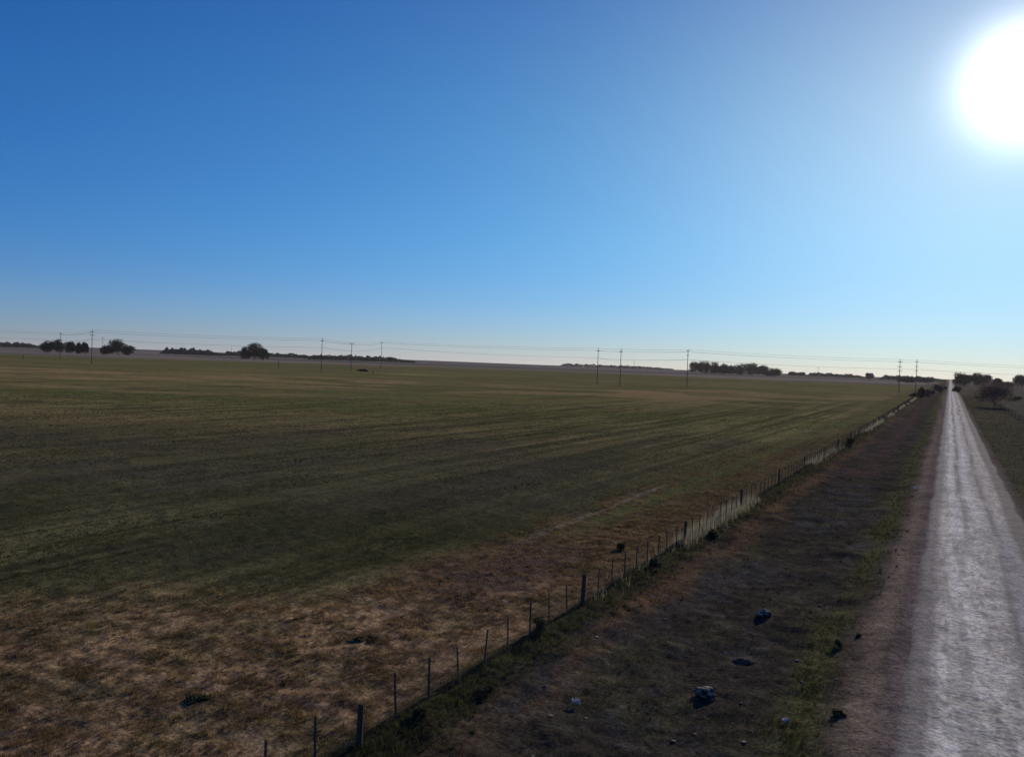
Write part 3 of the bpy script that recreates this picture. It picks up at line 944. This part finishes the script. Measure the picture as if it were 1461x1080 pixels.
# ------------------------------------------------------------------ stones, clods and litter on the verge
def rock(name, px, py, wp, hp, seed, mat, label, cat, group=None):
    g = np.random.default_rng(seed)
    p, d = hit(px, py); dd = depth(px, d); w = wp / F * dd; h = hp / F * dd
    import bmesh
    bm = bmesh.new(); bmesh.ops.create_icosphere(bm, subdivisions=4, radius=1)
    off = g.uniform(0, 50, 3)
    for v in bm.verts:
        c = v.co
        n1 = sum(float(fbm(np.array([a_ * 1.5 + off[0]]), np.array([b_ * 1.5 + off[1]]), seed + i_, 3)[0])
                 for i_, (a_, b_) in enumerate(((c.x, c.y), (c.y, c.z), (c.z, c.x)))) / 3
        s = .1 + 1.85 * n1
        v.co = Vector((c.x * s * w / 2, c.y * s * w * .42, max(c.z, -.35) * s * h * .8))
    me = bpy.data.meshes.new(name); bm.to_mesh(me); bm.free()
    me.materials.append(M[mat])
    o = bpy.data.objects.new(name, me); COL.objects.link(o)
    o.location = (p.x, p.y, zf(p.x, p.y) + h * .12)
    o.rotation_euler = (0, 0, g.uniform(0, 6))
    tag(o, label, cat, group)


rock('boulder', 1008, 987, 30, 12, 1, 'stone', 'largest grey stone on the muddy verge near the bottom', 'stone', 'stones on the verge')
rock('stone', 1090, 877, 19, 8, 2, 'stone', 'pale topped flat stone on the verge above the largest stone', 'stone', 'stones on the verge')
rock('earth_clod', 1062, 939, 24, 6, 3, 'clod', 'wide dark clod of earth between the two grey stones', 'clod', 'clods on the verge')


for i in range(20):
    g_ = random.Random(900 + i)
    px_, py_ = g_.uniform(760, 1200), g_.uniform(800, 1070)
    q_, _ = hit(px_, py_)
    if -9.6 < q_.x < -1.2:
        z_ = g_.uniform(3, 7)
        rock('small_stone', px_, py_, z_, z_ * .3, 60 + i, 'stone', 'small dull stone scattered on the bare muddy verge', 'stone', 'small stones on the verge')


def litter(px, py, wp, hp, seed, label):
    g = random.Random(seed)
    p, d = hit(px, py); dd = depth(px, d); w = wp / F * dd; h = hp / F * dd
    V, Fc = [], []
    n = 6
    for i in range(n + 1):
        for j in range(n + 1):
            x = (i / n - .5) * w + g.uniform(-.1, .1) * w; y = (j / n - .5) * w * .7 + g.uniform(-.08, .08) * w
            V.append((x, y, h * (.15 + .8 * abs(math.sin(i * 1.7 + j * .9 + seed))) * g.uniform(.5, 1)))
    for i in range(n):
        for j in range(n):
            a = i * (n + 1) + j
            Fc.append((a, a + n + 1, a + n + 2, a + 1))
    o = meshobj('litter_scrap', np.array(V), Fc, M['paper'], loc=(p.x, p.y, zf(p.x, p.y) + .02))
    md = o.modifiers.new('thickness', 'SOLIDIFY'); md.thickness = .004
    o.rotation_euler = (0, 0, g.uniform(0, 3))
    tag(o, label, 'litter', 'white scraps on the verge')


litter(822, 999, 11, 11, 1, 'crumpled white scrap at the foot of the bank near the bottom')
litter(1120, 1032, 11, 7, 2, 'small white scrap low in the frame toward the road')
litter(1306, 702, 9, 4, 3, 'white scrap far along the reddish road shoulder')
litter(931, 851, 5, 5, 4, 'tiny white scrap on the rusty strip by the fence')

# ------------------------------------------------------------------ haze
mt, nt, out = newmat('haze_air')
pv = N(nt, 'ShaderNodeVolumePrincipled')
pv.inputs['Color'].default_value = (1, .93, .98, 1)
pv.inputs['Density'].default_value = .000034
pv.inputs['Anisotropy'].default_value = .3
L(nt, pv.outputs['Volume'], out.inputs['Volume'])
hz = MB().box((0, 0, 4), (18800, 18800, 80)).build('haze', mt)
tag(hz, kind='stuff')

# ------------------------------------------------------------------ sky and sun
world = bpy.data.worlds.new('World'); scene.world = world
world.use_nodes = True
nt = world.node_tree; nt.nodes.clear()
out = N(nt, 'ShaderNodeOutputWorld')
sky = N(nt, 'ShaderNodeTexSky', sky_type='NISHITA', sun_disc=False)
elev = math.asin(SUN.z)
sky.sun_elevation = elev
sky.sun_rotation = math.atan2(SUN.x, SUN.y)
sky.altitude = 100; sky.air_density = 1.0; sky.dust_density = .0; sky.ozone_density = 4.0
bg = N(nt, 'ShaderNodeBackground'); SKY = .075; bg.inputs['Strength'].default_value = SKY
hs = N(nt, 'ShaderNodeHueSaturation'); hs.inputs['Saturation'].default_value = 1.15
L(nt, sky.outputs['Color'], hs.inputs['Color'])
# bright aureole of the sun itself
tc = N(nt, 'ShaderNodeTexCoord')
dt = N(nt, 'ShaderNodeVectorMath', operation='DOT_PRODUCT'); dt.inputs[1].default_value = SUN
nm = N(nt, 'ShaderNodeVectorMath', operation='NORMALIZE')
L(nt, tc.outputs['Generated'], nm.inputs[0]); L(nt, nm.outputs['Vector'], dt.inputs[0])
ac = N(nt, 'ShaderNodeMath', operation='ARCCOSINE'); L(nt, dt.outputs['Value'], ac.inputs[0])


def gauss(sig_deg, amp):
    sq = N(nt, 'ShaderNodeMath', operation='MULTIPLY')
    L(nt, ac.outputs['Value'], sq.inputs[0]); L(nt, ac.outputs['Value'], sq.inputs[1])
    k = N(nt, 'ShaderNodeMath', operation='MULTIPLY'); k.inputs[1].default_value = -1 / (2 * math.radians(sig_deg) ** 2)
    L(nt, sq.outputs['Value'], k.inputs[0])
    e = N(nt, 'ShaderNodeMath', operation='EXPONENT'); L(nt, k.outputs['Value'], e.inputs[0])
    s_ = N(nt, 'ShaderNodeMath', operation='MULTIPLY'); s_.inputs[1].default_value = amp / SKY
    L(nt, e.outputs['Value'], s_.inputs[0])
    return s_


# clean, deep blue air: deepen the red and green of the sky texture
sp = N(nt, 'ShaderNodeSeparateColor'); cb = N(nt, 'ShaderNodeCombineColor')
L(nt, hs.outputs['Color'], sp.inputs['Color'])
for ch, (gain, power) in {'Red': (.90, 1.38), 'Green': (.84, 1.12), 'Blue': (1.23, .95)}.items():
    pw = N(nt, 'ShaderNodeMath', operation='POWER'); pw.inputs[1].default_value = power
    ml = N(nt, 'ShaderNodeMath', operation='MULTIPLY'); ml.inputs[1].default_value = gain * SKY ** (power - 1)
    L(nt, sp.outputs[ch], pw.inputs[0]); L(nt, pw.outputs['Value'], ml.inputs[0]); L(nt, ml.outputs['Value'], cb.inputs[ch])
core = gauss(1.95, 2.0); mid = gauss(4.5, .16); halo = gauss(12.5, .38); wide = gauss(25.0, .17)
# the aureole is whitest low down, where the air is thickest
sz_ = N(nt, 'ShaderNodeSeparateXYZ'); L(nt, nm.outputs['Vector'], sz_.inputs['Vector'])
el = N(nt, 'ShaderNodeMapRange', interpolation_type='SMOOTHSTEP')
el.inputs['From Min'].default_value = .16; el.inputs['From Max'].default_value = .52
el.inputs['To Min'].default_value = 1.0; el.inputs['To Max'].default_value = .55
L(nt, sz_.outputs['Z'], el.inputs['Value'])


def thick(node):
    q = N(nt, 'ShaderNodeMath', operation='MULTIPLY')
    L(nt, node.outputs['Value'], q.inputs[0]); L(nt, el.outputs['Result'], q.inputs[1])
    return q


halo, wide = thick(halo), thick(wide)
cc = N(nt, 'ShaderNodeVectorMath', operation='SCALE'); cc.inputs[0].default_value = (1, .97, 1.0)
L(nt, core.outputs['Value'], cc.inputs['Scale'])
hc = N(nt, 'ShaderNodeVectorMath', operation='SCALE'); hc.inputs[0].default_value = (.84, .76, .55)
hm_ = N(nt, 'ShaderNodeMath', operation='ADD')
L(nt, halo.outputs['Value'], hm_.inputs[0]); L(nt, mid.outputs['Value'], hm_.inputs[1])
L(nt, hm_.outputs['Value'], hc.inputs['Scale'])
a1 = N(nt, 'ShaderNodeVectorMath', operation='ADD'); a2 = N(nt, 'ShaderNodeVectorMath', operation='ADD')
L(nt, cc.outputs['Vector'], a1.inputs[0]); L(nt, hc.outputs['Vector'], a1.inputs[1])
wc = N(nt, 'ShaderNodeVectorMath', operation='SCALE'); wc.inputs[0].default_value = (.62, .88, .06)
L(nt, wide.outputs['Value'], wc.inputs['Scale'])
a3 = N(nt, 'ShaderNodeVectorMath', operation='ADD')
L(nt, a1.outputs['Vector'], a3.inputs[0]); L(nt, wc.outputs['Vector'], a3.inputs[1])
# a little more cyan between the horizon band and the deep blue overhead
up = N(nt, 'ShaderNodeMapRange', interpolation_type='SMOOTHSTEP')
up.inputs['From Min'].default_value = .03; up.inputs['From Max'].default_value = .17
dn = N(nt, 'ShaderNodeMapRange', interpolation_type='SMOOTHSTEP')
dn.inputs['From Min'].default_value = .24; dn.inputs['From Max'].default_value = .58
dn.inputs['To Min'].default_value = 1.0; dn.inputs['To Max'].default_value = 0
L(nt, sz_.outputs['Z'], up.inputs['Value']); L(nt, sz_.outputs['Z'], dn.inputs['Value'])
bm_ = N(nt, 'ShaderNodeMath', operation='MULTIPLY'); L(nt, up.outputs['Result'], bm_.inputs[0]); L(nt, dn.outputs['Result'], bm_.inputs[1])
far_ = gauss(45.0, 1.2)
bm2 = N(nt, 'ShaderNodeMath', operation='MULTIPLY'); L(nt, bm_.outputs['Value'], bm2.inputs[0]); L(nt, far_.outputs['Value'], bm2.inputs[1])
bc = N(nt, 'ShaderNodeVectorMath', operation='SCALE'); bc.inputs[0].default_value = (.016, .068, .02)
L(nt, bm2.outputs['Value'], bc.inputs['Scale'])
a4 = N(nt, 'ShaderNodeVectorMath', operation='ADD')
L(nt, a3.outputs['Vector'], a4.inputs[0]); L(nt, bc.outputs['Vector'], a4.inputs[1])
L(nt, a4.outputs['Vector'], a2.inputs[0]); L(nt, cb.outputs['Color'], a2.inputs[1])
L(nt, a2.outputs['Vector'], bg.inputs['Color'])
L(nt, bg.outputs['Background'], out.inputs['Surface'])

ld = bpy.data.lights.new('sun', 'SUN'); ld.energy = 4.0; ld.angle = math.radians(.5); ld.color = (1, .89, .74)
lo = bpy.data.objects.new('sun', ld); COL.objects.link(lo)
lo.rotation_euler = SUN.to_track_quat('Z', 'Y').to_euler()
lo.location = (0, 0, 60)

scene.render.engine = 'CYCLES'
scene.cycles.max_bounces = 6
scene.cycles.volume_bounces = 0
scene.view_settings.view_transform = 'Standard'
scene.view_settings.look = 'None'
scene.view_settings.exposure = 0
scene.view_settings.gamma = 1
